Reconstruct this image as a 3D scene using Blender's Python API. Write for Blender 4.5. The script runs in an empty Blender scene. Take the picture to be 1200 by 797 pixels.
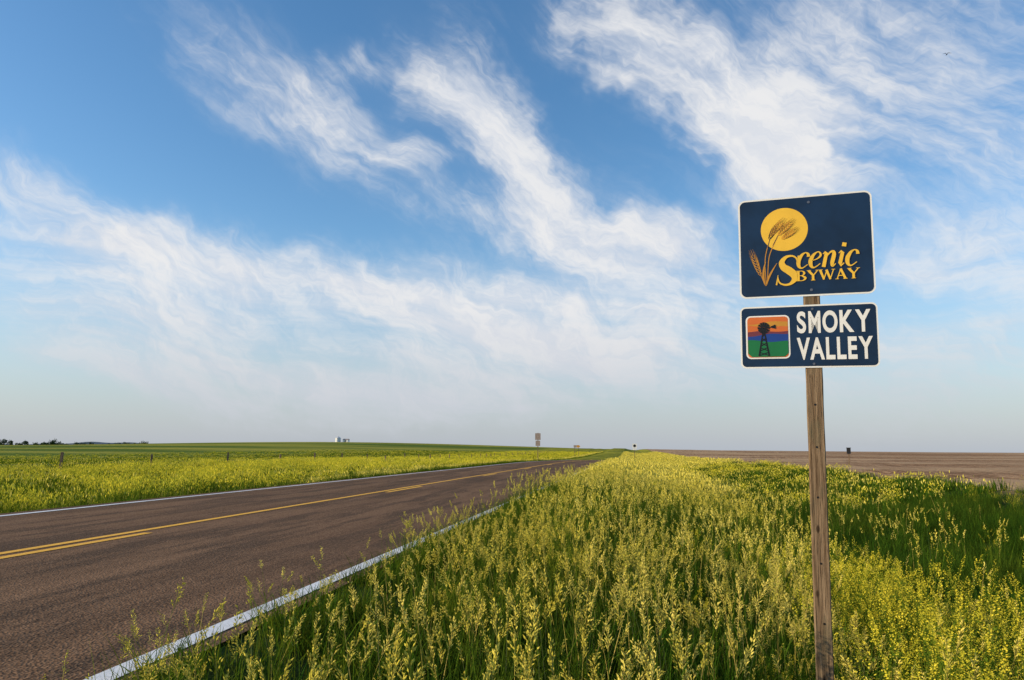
import bpy, math, random
import numpy as np
from mathutils import Vector, Matrix, Euler
R = math.radians
random.seed(7); np.random.seed(7)
scene = bpy.context.scene
COL = scene.collection

# ------------------------------------------------------------------ helpers
def mat_new(name):
    m = bpy.data.materials.new(name); m.use_nodes = True
    nt = m.node_tree
    for n in list(nt.nodes): nt.nodes.remove(n)
    out = nt.nodes.new('ShaderNodeOutputMaterial')
    return m, nt, out

def N(nt, typ, **kw):
    n = nt.nodes.new(typ)
    for k, v in kw.items(): setattr(n, k, v)
    return n

def mth(nt, op, a, b=None, c=None, clamp=False):
    n = nt.nodes.new('ShaderNodeMath'); n.operation = op; n.use_clamp = clamp
    for i, v in enumerate((a, b, c)):
        if v is None: continue
        if isinstance(v, (int, float)): n.inputs[i].default_value = v
        else: nt.links.new(v, n.inputs[i])
    return n.outputs[0]

def mixc(nt, fac, a, b, blend='MIX'):
    n = nt.nodes.new('ShaderNodeMix'); n.data_type = 'RGBA'; n.blend_type = blend
    for i, v in ((0, fac), (6, a), (7, b)):
        if isinstance(v, (int, float)): n.inputs[i].default_value = v
        elif isinstance(v, tuple): n.inputs[i].default_value = (*v, 1)
        else: nt.links.new(v, n.inputs[i])
    return n.outputs[2]

def maprange(nt, v, a, b, c=0.0, d=1.0, smooth=True):
    n = nt.nodes.new('ShaderNodeMapRange')
    n.interpolation_type = 'SMOOTHSTEP' if smooth else 'LINEAR'
    nt.links.new(v, n.inputs[0])
    for i, x in zip((1, 2, 3, 4), (a, b, c, d)): n.inputs[i].default_value = x
    return n.outputs[0]

def noise(nt, vec, scale, detail=4, rough=.55, color=False, dim='3D'):
    n = nt.nodes.new('ShaderNodeTexNoise'); n.noise_dimensions = dim
    n.inputs['Scale'].default_value = scale
    n.inputs['Detail'].default_value = detail
    n.inputs['Roughness'].default_value = rough
    if vec is not None: nt.links.new(vec, n.inputs['Vector'])
    return n.outputs['Color' if color else 'Fac']

def mapping(nt, vec, loc=(0,0,0), rot=(0,0,0), scale=(1,1,1), typ='POINT'):
    n = nt.nodes.new('ShaderNodeMapping'); n.vector_type = typ
    n.inputs['Location'].default_value = loc
    n.inputs['Rotation'].default_value = rot
    n.inputs['Scale'].default_value = scale
    nt.links.new(vec, n.inputs['Vector'])
    return n.outputs[0]

def simple_mat(name, col, rough=.6, var=.15, scale=20, metallic=0.0, spec=.4):
    m, nt, out = mat_new(name)
    b = nt.nodes.new('ShaderNodeBsdfPrincipled')
    b.inputs['Roughness'].default_value = rough
    b.inputs['Metallic'].default_value = metallic
    b.inputs['Specular IOR Level'].default_value = spec
    tc = nt.nodes.new('ShaderNodeTexCoord')
    nz = noise(nt, tc.outputs['Object'], scale, 5)
    f = maprange(nt, nz, .3, .7, 0, 1)
    lo = tuple(c*(1-var) for c in col); hi = tuple(min(1, c*(1+var)) for c in col)
    c = mixc(nt, f, lo, hi)
    nt.links.new(c, b.inputs['Base Color'])
    nt.links.new(b.outputs[0], out.inputs[0])
    return m

class MB:
    def __init__(s): s.v=[]; s.f=[]; s.m=[]
    def add(s, vs, fs, mi=0):
        o=len(s.v); s.v.extend([tuple(p) for p in vs])
        for f in fs: s.f.append(tuple(i+o for i in f)); s.m.append(mi)
    def ribbon(s, pts, widths, side, mi=0):
        vs=[]
        for p,w in zip(pts,widths):
            p=Vector(p); sd=Vector(side)*(w*.5)
            vs.append(p-sd); vs.append(p+sd)
        fs=[(2*i,2*i+1,2*i+3,2*i+2) for i in range(len(pts)-1)]
        s.add(vs,fs,mi)
    def spike(s, p, d, L, w, mi=0):
        """slim three-sided spikelet"""
        p=Vector(p); d=Vector(d).normalized()
        a=d.orthogonal().normalized(); b=d.cross(a); th=rnd(0,2.1)
        c=p+d*(L*.45); r=w*.55
        q=[c+(a*math.cos(th+k*2.094)+b*math.sin(th+k*2.094))*r for k in range(3)]
        s.add([p]+q+[p+d*L],[(0,2,1),(0,3,2),(0,1,3),(4,1,2),(4,2,3),(4,3,1)],mi)
    def leaf(s, p, d, n, L, w, mi=0):
        p=Vector(p); d=Vector(d).normalized(); sd=d.cross(Vector(n))
        if sd.length<1e-4: sd=d.orthogonal()
        sd.normalize()
        s.add([p, p+d*L*.5+sd*w*.5, p+d*L, p+d*L*.5-sd*w*.5],[(0,1,2,3)],mi)
    def box(s, c, size, mi=0, rot=None):
        x,y,z=[q*.5 for q in size]
        vs=[Vector((a*x,b*y,d*z)) for d in(-1,1) for b in(-1,1) for a in(-1,1)]
        if rot is not None: vs=[rot@v for v in vs]
        vs=[v+Vector(c) for v in vs]
        s.add(vs,[(0,2,3,1),(4,5,7,6),(0,1,5,4),(2,6,7,3),(0,4,6,2),(1,3,7,5)],mi)
    def cyl(s, c, r, h, n=16, mi=0, r2=None, axis='Z'):
        r2=r if r2 is None else r2
        vs=[]
        for k,(rr,hh) in enumerate(((r,0),(r2,h))):
            for i in range(n):
                a=2*math.pi*i/n
                p=(rr*math.cos(a),rr*math.sin(a),hh)
                if axis=='Y': p=(p[0],-p[2],p[1])
                vs.append(Vector(p)+Vector(c))
        fs=[(i,(i+1)%n,n+(i+1)%n,n+i) for i in range(n)]
        fs.append(tuple(range(n-1,-1,-1))); fs.append(tuple(range(n,2*n)))
        s.add(vs,fs,mi)
    def obj(s, name, mats, link=True, smooth=False, parent=None, loc=None):
        me=bpy.data.meshes.new(name); me.from_pydata(s.v,[],s.f)
        for m in mats: me.materials.append(m)
        me.polygons.foreach_set('material_index', s.m)
        if smooth: me.polygons.foreach_set('use_smooth',[True]*len(s.f))
        me.update()
        o=bpy.data.objects.new(name,me)
        if link: COL.objects.link(o)
        if parent: o.parent=parent
        if loc: o.location=loc
        return o
def rnd(a,b): return random.uniform(a,b)
def sstep(a,b,x):
    t=np.clip((x-a)/(b-a),0,1); return t*t*(3-2*t)

# ------------------------------------------------------------------ terrain shape (road runs along +Y)
ROAD_L, ROAD_R = -9.72, -2.16
def zlong(Y):
    return -0.40*sstep(60,130,Y)*(1-sstep(150,260,Y)) + 1.75*sstep(230,560,Y) - 1.3*sstep(600,1100,Y)
PX=np.array([-9000,-400,-60,-32,-20,-14,-12,-9.95,-9.8,-2.1,-1.95,-1.2,0,2,4.5,7,9.5,11.5,14,60,9000.])
PZ=np.array([-.9,-.9,-.8,-.7,-.75,-.75,-.6,-.06,-.02,-.02,-.05,-.27,-.58,-.92,-1.12,-1.05,-.6,-.28,-.2,-.15,-.1])
def terrain(X,Y):
    X=np.asarray(X,float); Y=np.asarray(Y,float)
    z=zlong(Y)+np.interp(X,PX,PZ)
    z=z+6.0*np.exp(-((X+230)/190)**2-((Y-640)/260)**2)
    z=z+3.0*np.exp(-((X+560)/260)**2-((Y-760)/260)**2)
    und=.10*np.sin(X*.9+Y*.35)+.07*np.sin(Y*.8-X*.5)
    z=z+und*sstep(1.5,5,np.maximum(X-ROAD_R,ROAD_L-X))*.8
    return z

xs=np.unique(np.concatenate([PX,np.arange(-30,-10,1.0),np.arange(-1.5,18,.75),np.arange(-400,-30,20),np.arange(-1200,-400,60),np.arange(20,60,8),np.array([100,200,400,800,1500,3000,5000,-1600,-2500,-4000,-6000])]))
ys=np.unique(np.concatenate([np.arange(-30,60,1.0),np.arange(60,280,6),np.arange(280,1200,20),np.array([-9000,-3000,-800,-200,-80,1500,2000,3000,4500,7000,9000])]))
GX,GY=np.meshgrid(xs,ys); GZ=terrain(GX,GY)
nx=len(xs); ny=len(ys)
verts=np.stack([GX.ravel(),GY.ravel(),GZ.ravel()],1)
faces=[(j*nx+i,j*nx+i+1,(j+1)*nx+i+1,(j+1)*nx+i) for j in range(ny-1) for i in range(nx-1)]
me=bpy.data.meshes.new('ground'); me.from_pydata(verts.tolist(),[],faces); me.update()
me.polygons.foreach_set('use_smooth',[True]*len(faces))
ground=bpy.data.objects.new('ground',me); COL.objects.link(ground)

m,nt,out=mat_new('ground_mat')
geo=nt.nodes.new('ShaderNodeNewGeometry'); pos=geo.outputs['Position']
sep=nt.nodes.new('ShaderNodeSeparateXYZ'); nt.links.new(pos,sep.inputs[0])
n_big=noise(nt,mapping(nt,pos,scale=(.02,.006,.02)),1,4,.6)
n_mid=noise(nt,mapping(nt,pos,scale=(.5,.2,.5)),1,5,.65)
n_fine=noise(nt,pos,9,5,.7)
grass=mixc(nt,maprange(nt,n_mid,.35,.65),(.08,.12,.015),(.26,.25,.028))
grass=mixc(nt,maprange(nt,n_big,.42,.62),grass,(.30,.29,.035))
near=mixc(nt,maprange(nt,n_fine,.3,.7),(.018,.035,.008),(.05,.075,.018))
leftfar=maprange(nt,sep.outputs[0],-60,-45,1,0)
crop=mixc(nt,maprange(nt,noise(nt,mapping(nt,pos,scale=(.003,.012,.01)),1,4,.6),.42,.58),(.09,.14,.022),(.29,.28,.045))
grass=mixc(nt,leftfar,grass,crop)
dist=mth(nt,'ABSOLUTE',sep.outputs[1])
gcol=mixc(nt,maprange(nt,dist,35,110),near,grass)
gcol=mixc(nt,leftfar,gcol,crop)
# stubble field: drill rows, clods and pale straw patches
row=noise(nt,mapping(nt,pos,rot=(0,0,R(6)),scale=(2.4,.06,1)),1,4,.6)
clod=noise(nt,pos,2.3,6,.75)
fld=mixc(nt,maprange(nt,row,.38,.62),(.18,.094,.048),(.48,.30,.17))
fld=mixc(nt,maprange(nt,clod,.42,.62,0,.8),fld,(.12,.062,.034))
fld=mixc(nt,maprange(nt,noise(nt,mapping(nt,pos,scale=(.012,.045,.01)),1,4),.42,.60,0,.65),fld,(.56,.39,.23))
edge=mth(nt,'ADD',sep.outputs[0],mth(nt,'MULTIPLY',n_mid,2.0))
fm=maprange(nt,edge,12.6,13.6)
gcol=mixc(nt,fm,gcol,fld)
b=N(nt,'ShaderNodeBsdfPrincipled'); b.inputs['Roughness'].default_value=1; b.inputs['Specular IOR Level'].default_value=.02
nt.links.new(gcol,b.inputs['Base Color'])
bp=N(nt,'ShaderNodeBump'); bp.inputs['Strength'].default_value=.8; bp.inputs['Distance'].default_value=.15
nt.links.new(clod,bp.inputs['Height']); nt.links.new(bp.outputs[0],b.inputs['Normal'])
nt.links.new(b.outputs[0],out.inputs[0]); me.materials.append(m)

# ------------------------------------------------------------------ road
rys=ys[(ys>=-200)&(ys<=1200)]
def strip(x0,x1,y0,y1,dz,mb,mi=0):
    yy=[y0]+[y for y in rys if y0<y<y1]+[y1]
    vs=[]
    for y in yy:
        z=float(np.interp(y,ys,zlong(ys)))+dz
        vs.append((x0,y,z)); vs.append((x1,y,z))
    mb.add(vs,[(2*i,2*i+1,2*i+3,2*i+2) for i in range(len(yy)-1)],mi)
m_road,nt,out=mat_new('asphalt')
geo=nt.nodes.new('ShaderNodeNewGeometry'); pos=geo.outputs['Position']
chip=noise(nt,pos,38,4,.85)
vor=N(nt,'ShaderNodeTexVoronoi'); vor.inputs['Scale'].default_value=60; nt.links.new(pos,vor.inputs['Vector'])
st=noise(nt,mapping(nt,pos,scale=(1.1,.05,1)),1,5,.6)
st_shade=noise(nt,mapping(nt,pos,rot=(0,0,R(10)),scale=(1.8,.20,1)),1,6,.75)
pt=noise(nt,pos,.5,5,.6)
c=mixc(nt,maprange(nt,st,.38,.62),(.115,.060,.030),(.250,.138,.074))
c=mixc(nt,maprange(nt,st_shade,.46,.58,0,.85),c,(.050,.029,.018))  # diagonal shadow streaks on the road, painted into the asphalt colour
c=mixc(nt,maprange(nt,pt,.45,.75,0,.5),c,(.26,.143,.078))
c=mixc(nt,maprange(nt,chip,.38,.64,0,1),mixc(nt,.55,c,(.030,.018,.012)),mixc(nt,.30,c,(.40,.26,.16)))
b=N(nt,'ShaderNodeBsdfPrincipled'); b.inputs['Roughness'].default_value=.95; b.inputs['Specular IOR Level'].default_value=.08
nt.links.new(c,b.inputs['Base Color'])
bp=N(nt,'ShaderNodeBump'); bp.inputs['Strength'].default_value=.7; bp.inputs['Distance'].default_value=.009
nt.links.new(vor.outputs['Distance'],bp.inputs['Height']); nt.links.new(bp.outputs[0],b.inputs['Normal'])
nt.links.new(b.outputs[0],out.inputs[0])

def paint(name,col,lo=.54,hi=.74,under=(.13,.085,.06)):
    m,nt,out=mat_new(name)
    geo=nt.nodes.new('ShaderNodeNewGeometry'); pos=geo.outputs['Position']
    n1=noise(nt,pos,45,5,.8); n2=noise(nt,pos,2.2,4,.6)
    f=maprange(nt,mth(nt,'ADD',mth(nt,'MULTIPLY',n1,.7),mth(nt,'MULTIPLY',n2,.45)),lo,hi)
    c=mixc(nt,f,col,under)
    b=N(nt,'ShaderNodeBsdfPrincipled'); b.inputs['Roughness'].default_value=.7
    nt.links.new(c,b.inputs['Base Color'])
    bp=N(nt,'ShaderNodeBump'); bp.inputs['Strength'].default_value=.5; bp.inputs['Distance'].default_value=.008
    nt.links.new(n1,bp.inputs['Height']); nt.links.new(bp.outputs[0],b.inputs['Normal'])
    nt.links.new(b.outputs[0],out.inputs[0]); return m
m_white=paint('white_road_paint',(.74,.76,.78),.59,.79)
m_yellow=paint('yellow_road_paint',(.85,.43,.012),.64,.86,(.26,.15,.03))
rb=MB(); strip(ROAD_L,ROAD_R,-200,1200,.006,rb); road=rb.obj('road',[m_road])
lb=MB()
strip(-2.41,-2.28,-200,1200,.011,lb,0)
strip(-9.42,-9.29,-200,1200,.011,lb,0)
strip(-6.11,-5.99,-200,1200,.011,lb,1)
k=8.5-3.05-12.2*10
while k<600:
    strip(-5.87,-5.75,k,k+3.05,.011,lb,1); k+=12.2
lb.obj('road_markings',[m_white,m_yellow])

# ------------------------------------------------------------------ plants
def plant_mat(name,c1,c2,c3,trans=.35,pscale=.35,tcol=(.36,.42,.03),fscale=5.0):
    m,nt,out=mat_new(name)
    geo=nt.nodes.new('ShaderNodeNewGeometry')
    f=maprange(nt,noise(nt,geo.outputs['Position'],fscale,0,.5,dim='2D'),.3,.7)
    c=mixc(nt,f,c1,c2)
    n=noise(nt,geo.outputs['Position'],pscale,1,.6,dim='2D')
    c=mixc(nt,maprange(nt,n,.42,.66,0,.75),c,c3)
    d=N(nt,'ShaderNodeBsdfDiffuse'); nt.links.new(c,d.inputs['Color'])
    if trans>0:
        t=N(nt,'ShaderNodeBsdfTranslucent'); nt.links.new(mixc(nt,.5,c,tcol),t.inputs['Color'])
        mx=N(nt,'ShaderNodeMixShader'); mx.inputs[0].default_value=trans
        nt.links.new(d.outputs[0],mx.inputs[1]); nt.links.new(t.outputs[0],mx.inputs[2]); nt.links.new(mx.outputs[0],out.inputs[0])
    else: nt.links.new(d.outputs[0],out.inputs[0])
    return m
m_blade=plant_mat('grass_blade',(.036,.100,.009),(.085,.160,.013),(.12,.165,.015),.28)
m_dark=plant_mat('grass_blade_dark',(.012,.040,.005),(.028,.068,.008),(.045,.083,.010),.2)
m_seed=plant_mat('grass_seed',(.47,.43,.065),(.80,.68,.15),(.62,.53,.07),.12,tcol=(.7,.56,.09),fscale=9)
m_straw=plant_mat('dry_stem',(.36,.31,.07),(.52,.41,.12),(.30,.28,.06),0)
m_flow=plant_mat('yellow_blossom',(.62,.56,.04),(.80,.67,.06),(.56,.54,.05),.2,tcol=(.65,.58,.04))
m_cleaf=plant_mat('clover_leaf',(.08,.145,.014),(.14,.21,.019),(.20,.24,.021),.3)
PM=[m_blade,m_seed,m_straw,m_flow,m_cleaf,m_dark]

def hdir(a): return Vector((math.cos(a),math.sin(a),0))
def blade(mb,base,L,w,a,lean,curve,mi=0,segs=5):
    d=hdir(a); side=hdir(a+math.pi/2+rnd(-.5,.5)); pts=[];ws=[]
    p=Vector(base); ang=lean
    for i in range(segs+1):
        t=i/segs; pts.append(p.copy()); ws.append(w*(1-t**2.2)+.0006)
        p=p+(d*math.sin(ang)+Vector((0,0,math.cos(ang))))*(L/segs); ang+=curve/segs
    mb.ribbon(pts,ws,side,mi); return pts
def panicle(mb,pts,dens=1.0,size=1.0,lod=0):
    p0=pts[-1]; ax=(pts[-1]-pts[-2]).normalized(); L=rnd(.13,.21)*size
    lev=7 if lod==0 else 5; op=rnd(.6,1.4)
    for l in range(lev):
        t=l/(lev-1); q=p0-ax*L*(1-t)*.85
        nb=int((4 if l<lev-1 else 2)*dens+rnd(0,1))
        for b in range(nb):
            a=rnd(0,6.28); br=(ax*1.1+hdir(a)*rnd(.25,.65)*op).normalized()
            bl=rnd(.02,.048)*(1.15-.7*t)*size
            e=q+br*bl
            if lod==0:
                mb.ribbon([q,e],[.0012,.001],br.orthogonal().normalized(),2)
                mb.spike(e-br*.004,br+Vector((0,0,-.25))+hdir(a)*.15,rnd(.014,.023)*size,rnd(.0045,.008)*size,1)
                if random.random()<.65: mb.spike(q+br*bl*.5,br+Vector((0,0,.3)),rnd(.012,.018)*size,.006*size,1)
            else:
                mb.leaf(e-br*.012,br,(rnd(-1,1),rnd(-1,1),rnd(-.3,.3)),rnd(.024,.036)*size,rnd(.009,.014)*size,1)
def brome(seedy=4,nbl=26,h=.85,r=.10,dens=1,lod=0):
    mb=MB(); sg=5 if lod==0 else 3
    for i in range(nbl):
        a=rnd(0,6.28); rr=r*math.sqrt(random.random())*1.4; b=(hdir(rnd(0,6.28))*rr)
        blade(mb,b,rnd(.35,.75)*h/.85,rnd(.005,.011)*(1+.4*lod),a,rnd(.02,.2),rnd(.1,1.1),5 if random.random()<.45 else 0,sg)
    for i in range(seedy):
        a=rnd(0,6.28); b=hdir(rnd(0,6.28))*r*1.3*random.random()
        L=rnd(.74,1.18)*h
        pts=blade(mb,b,L,.0042,a,rnd(.0,.14),rnd(.05,.6),2 if random.random()<.35 else 0,6 if lod==0 else 4)
        panicle(mb,pts,dens,rnd(.8,1.2),lod)
        for k in range(3-lod):
            q=pts[random.choice([1,2,3])]
            blade(mb,q,rnd(.15,.28),rnd(.005,.009),rnd(0,6.28),rnd(.4,.8),rnd(.5,1.3),0,sg)
    return mb
def clover(h=1.0,nst=3,fl=1.0,r=.12):
    mb=MB()
    for s in range(nst):
        a=rnd(0,6.28); b=hdir(rnd(0,6.28))*r*random.random()
        main=blade(mb,b,h*rnd(.8,1.05),.006,a,rnd(0,.25),rnd(0,.3),4,7)
        tips=[(main[-1],(main[-1]-main[-2]).normalized())]
        for k in range(9):
            i=random.choice([2,3,4,5,6]); q=main[i]
            bp=blade(mb,q,rnd(.14,.34)*h,.003,rnd(0,6.28),rnd(.35,.8),rnd(-.5,-.1),4,3)
            tips.append((bp[-1],(bp[-1]-bp[-2]).normalized()))
            for pp in bp[1:-1]:
                for u in range(4):
                    dd=(hdir(rnd(0,6.28))+Vector((0,0,rnd(-.2,.6)))).normalized()
                    q2=pp+dd*rnd(.004,.03)
                    for v in range(2):
                        mb.leaf(q2,dd+Vector((rnd(-1,1),rnd(-1,1),rnd(-.4,.4)))*.8,(rnd(-.5,.5),rnd(-.5,.5),1),rnd(.016,.027),rnd(.008,.012),4)
        for (p,d) in tips:
            L=rnd(.07,.15); n=int(28*fl)
            for v in range(n):
                t=v/max(1,n); q=p-d*L*.3+d*L*t
                o=hdir(rnd(0,6.28)); dd=(o+Vector((0,0,-.1))).normalized()
                rr=.007*(1.2-t)
                mb.leaf(q+o*rr,dd+d*.6,(rnd(-1,1),rnd(-1,1),1),rnd(.009,.014),rnd(.006,.010),3)
    for i in range(10):
        blade(mb,hdir(rnd(0,6.28))*r,rnd(.3,.6),.008,rnd(0,6.28),rnd(.05,.3),rnd(.3,1.2),5)
    return mb
def shortg(n=45,h=.35,r=.16,mi=(0,5),seeds=0):
    mb=MB()
    for i in range(n):
        b=hdir(rnd(0,6.28))*r*math.sqrt(random.random())
        blade(mb,b,rnd(.5,1.1)*h,rnd(.005,.009),rnd(0,6.28),rnd(.05,.4),rnd(.3,1.3),random.choice(mi),4)
    for i in range(seeds):
        pts=blade(mb,hdir(rnd(0,6.28))*r*random.random(),h*rnd(1.3,1.9),.004,rnd(0,6.28),rnd(0,.15),.2,2,4)
        panicle(mb,pts,.6,.8)
    return mb
def farclump(h=.9,r=.55,ng=60,nf=60,fm=1,size=1.0,dark=(0,0,5),segs=2,wide=1.0):
    """wide clump used from about 25 m outwards; blades and coarse heads"""
    mb=MB()
    for i in range(ng):
        b=hdir(rnd(0,6.28))*r*math.sqrt(random.random())
        blade(mb,b,rnd(.55,.95)*h,rnd(.016,.028)*wide,rnd(0,6.28),rnd(.02,.3),rnd(.1,.8),random.choice(dark) if fm==1 else random.choice((4,0,0,5)),segs)
    for i in range(nf):
        b=hdir(rnd(0,6.28))*r*math.sqrt(random.random())
        q=b+Vector((rnd(-.05,.05),rnd(-.05,.05),rnd(.62,1.08)*h))
        if fm==1:
            mb.leaf(q-Vector((0,0,.1)),Vector((rnd(-.3,.3),rnd(-.3,.3),1)),hdir(rnd(0,6.28)),rnd(.10,.19)*size,rnd(.03,.05)*size*wide,1)
        else:
            for k in range(2):
                mb.leaf(q+Vector((rnd(-.08,.08),rnd(-.08,.08),rnd(-.12,.0))),Vector((rnd(-.4,.4),rnd(-.4,.4),1)),hdir(rnd(0,6.28)),rnd(.06,.12)*size,rnd(.024,.042)*size*wide,3)
    return mb
protos={}
def proto(group,mb):
    c=protos.setdefault(group,bpy.data.collections.new(group+'_plants'))
    o=mb.obj('%s_%02d'%(group,len(c.objects)),PM,link=False); c.objects.link(o)
for i in range(12): proto('brome',brome(3+i%3,24,.87,.14))
for i in range(8): proto('midbrome',brome(6+i%3,30,.87,.2,1,1))
for i in range(6): proto('clover',clover(1.0,3))
for i in range(5): proto('short',shortg(50,.35,.17,seeds=1 if i%2 else 0))
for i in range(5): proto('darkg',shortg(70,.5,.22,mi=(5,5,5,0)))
for i in range(5): proto('farbrome',farclump(.9,.45,50,60,1))
for i in range(5): proto('farclover',farclump(.95,.5,60,36,0))
for i in range(4): proto('fargreen',farclump(.55,.5,90,6,1,dark=(0,5)))
for i in range(4): proto('horizonbrome',farclump(.9,.55,22,22,1,segs=1,wide=2.0,size=1.3))
for i in range(4): proto('horizonclover',farclump(.95,.6,26,8,0,segs=1,wide=2.0,size=1.3))
for i in range(3): proto('horizongreen',farclump(.6,.6,30,2,1,dark=(0,5),segs=1,wide=2.0))

def in_wedge(x,y,lo=-50,hi=34):
    a=np.degrees(np.arctan2(x,y)); return (a>lo)&(a<hi)
def scatter(x0,x1,y0,y1,dens,dfun=None,wedge=True):
    n=int((x1-x0)*(y1-y0)*dens)
    x=np.random.uniform(x0,x1,n); y=np.random.uniform(y0,y1,n)
    k=np.ones(n,bool)
    if wedge: k&=in_wedge(x,y+1.0)
    if dfun is not None: k&=np.random.rand(n)<dfun(x,y)
    k&=(x*x+y*y)>1.2
    return x[k],y[k]
def lump(x,y,s=1.0,o=0.0):
    return .5+.5*np.sin(x*1.3*s+o+1.7*np.sin(y*.8*s+o))*np.sin(y*1.1*s+2*o+1.3*np.sin(x*.9*s))
def instancer(name,group,parts,realize=False):
    P=[];S=[]
    for x,y,s in parts:
        P.append(np.stack([x,y,terrain(x,y)-.02],1)); S.append(s)
    P=np.concatenate(P); S=np.concatenate(S); n=len(P)
    me=bpy.data.meshes.new(name); me.vertices.add(n); me.vertices.foreach_set('co',P.ravel())
    rot=np.stack([np.random.uniform(-.12,.12,n),np.random.uniform(-.12,.12,n),np.random.uniform(0,6.283,n)],1)
    a=me.attributes.new('rot','FLOAT_VECTOR','POINT'); a.data.foreach_set('vector',rot.ravel().astype(np.float32))
    sc=np.stack([S**.6,S**.6,S],1)
    a=me.attributes.new('scl','FLOAT_VECTOR','POINT'); a.data.foreach_set('vector',sc.ravel().astype(np.float32))
    c=protos[group]
    a=me.attributes.new('idx','INT','POINT'); a.data.foreach_set('value',np.random.randint(0,len(c.objects),n).astype(np.int32))
    me.update()
    o=bpy.data.objects.new(name,me); COL.objects.link(o)
    ng=bpy.data.node_groups.new(name+'_gn','GeometryNodeTree')
    ng.interface.new_socket('Geometry',in_out='INPUT',socket_type='NodeSocketGeometry')
    ng.interface.new_socket('Geometry',in_out='OUTPUT',socket_type='NodeSocketGeometry')
    gi=ng.nodes.new('NodeGroupInput'); go=ng.nodes.new('NodeGroupOutput')
    ci=ng.nodes.new('GeometryNodeCollectionInfo'); ci.inputs['Collection'].default_value=c
    ci.inputs['Separate Children'].default_value=True; ci.inputs['Reset Children'].default_value=True
    ip=ng.nodes.new('GeometryNodeInstanceOnPoints'); ip.inputs['Pick Instance'].default_value=True
    def na(nm,dt):
        q=ng.nodes.new('GeometryNodeInputNamedAttribute'); q.data_type=dt; q.inputs['Name'].default_value=nm; return q.outputs['Attribute']
    L=ng.links.new
    mp=ng.nodes.new('GeometryNodeMeshToPoints')
    L(gi.outputs[0],mp.inputs[0])
    L(mp.outputs[0],ip.inputs['Points']); L(ci.outputs[0],ip.inputs['Instance'])
    L(na('idx','INT'),ip.inputs['Instance Index'])
    e2r=ng.nodes.new('FunctionNodeEulerToRotation'); L(na('rot','FLOAT_VECTOR'),e2r.inputs[0])
    L(e2r.outputs[0],ip.inputs['Rotation']); L(na('scl','FLOAT_VECTOR'),ip.inputs['Scale'])
    last=ip.outputs[0]
    if realize:
        rz=ng.nodes.new('GeometryNodeRealizeInstances'); L(last,rz.inputs[0]); last=rz.outputs[0]
    L(last,go.inputs[0])
    md=o.modifiers.new('scatter','NODES'); md.node_group=ng
    return o

def low_by_post(x,y):
    d=np.abs(x-1.0*y/4.5)
    return np.where((y<4.7)&(d<.35),.62,1.0)
def edge_low(x,y):
    """plants next to the pavement stay shorter"""
    e=1-sstep(-2.0,-.4,x)
    bump=np.exp(-((y-17)/5.0)**2)
    return 1-e*(.46-.26*bump)
def hscale(x,y):
    v=np.random.uniform(.62,1.14,len(x))
    return v*edge_low(x,y)*low_by_post(x,y)
# --- right verge
x,y=scatter(-2.02,6,-1,9,30,lambda x,y: np.where(x>.9+.12*y, .15,1.0)*np.where(x<-1.6,.7,1)*(.20+.80*lump(x,y,1.6,3)))
instancer('roadside_grass','brome',[(x,y,hscale(x,y))])
x,y=scatter(-2.0,8,9,30,8.5,lambda x,y: np.where(x>3.0,.12,1.0)*(.4+.6*lump(x,y,1.0,3)))
instancer('roadside_grass_further','midbrome',[(x,y,hscale(x,y)*1.05)],True)
x,y=scatter(-1.8,4,28,80,4.0,lambda x,y: (.5+.5*lump(x,y,.5))); p1=(x,y,np.random.uniform(.65,1.0,len(x))*edge_low(x,y))
x,y=scatter(-14,-10.8,30,90,1.5,None); p2=(x,y,np.random.uniform(.45,.7,len(x)))
instancer('distant_roadside_grass','farbrome',[p1,p2],True)
x,y=scatter(-1.7,12,80,330,1.3,None); p1=(x,y,np.random.uniform(.55,.85,len(x))*edge_low(x,y))
x,y=scatter(-14,-10.8,90,330,1.2,None); p2=(x,y,np.random.uniform(.45,.7,len(x)))
instancer('horizon_roadside_grass','horizonbrome',[p1,p2],True)
parts=[]
x,y=scatter(.9,5,1.5,9,16,lambda x,y: np.clip((x-.2-.10*y)*.7,0,1)*(.25+.75*lump(x,y,1.2,.5))); parts.append((x,y,np.random.uniform(.75,1.12,len(x))*low_by_post(x,y)))
x,y=scatter(-1,2.5,2,12,.8,None); parts.append((x,y,np.random.uniform(.5,.75,len(x))*low_by_post(x,y)))
x,y=scatter(.5,12.5,9,26,4,lambda x,y: np.where((x>3.5)&(x<9.5),.03,.6)*lump(x,y,.6)); parts.append((x,y,np.random.uniform(.45,.72,len(x))))
x,y=scatter(-18,-12,2,16,6,lambda x,y: .2+.8*lump(x,y,.35,2)); parts.append((x,y,np.random.uniform(.6,.9,len(x))))
instancer('yellow_sweet_clover','clover',parts)
parts=[]
x,y=scatter(-1.2,12,26,100,1.0,lambda x,y: lump(x,y,.3,1)); parts.append((x,y,np.random.uniform(.45,.75,len(x))))
x,y=scatter(-34,-13,10,90,2.1,lambda x,y:.15+.85*lump(x,y,.25,2)); parts.append((x,y,np.random.uniform(.55,1.0,len(x))))
instancer('distant_sweet_clover','farclover',parts,True)
parts=[]
x,y=scatter(-1.2,12,100,330,.7,lambda x,y: lump(x,y,.3,1)); parts.append((x,y,np.random.uniform(.45,.7,len(x))))
x,y=scatter(-50,-13,90,330,.75,lambda x,y:.3+.7*lump(x,y,.08,1)); parts.append((x,y,np.random.uniform(.6,.95,len(x))))
x,y=scatter(-140,-34,20,330,.22,lambda x,y:.3+.7*lump(x,y,.1,2)); parts.append((x,y,np.random.uniform(.4,.7,len(x))))
instancer('horizon_sweet_clover','horizonclover',parts,True)
parts=[]
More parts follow.
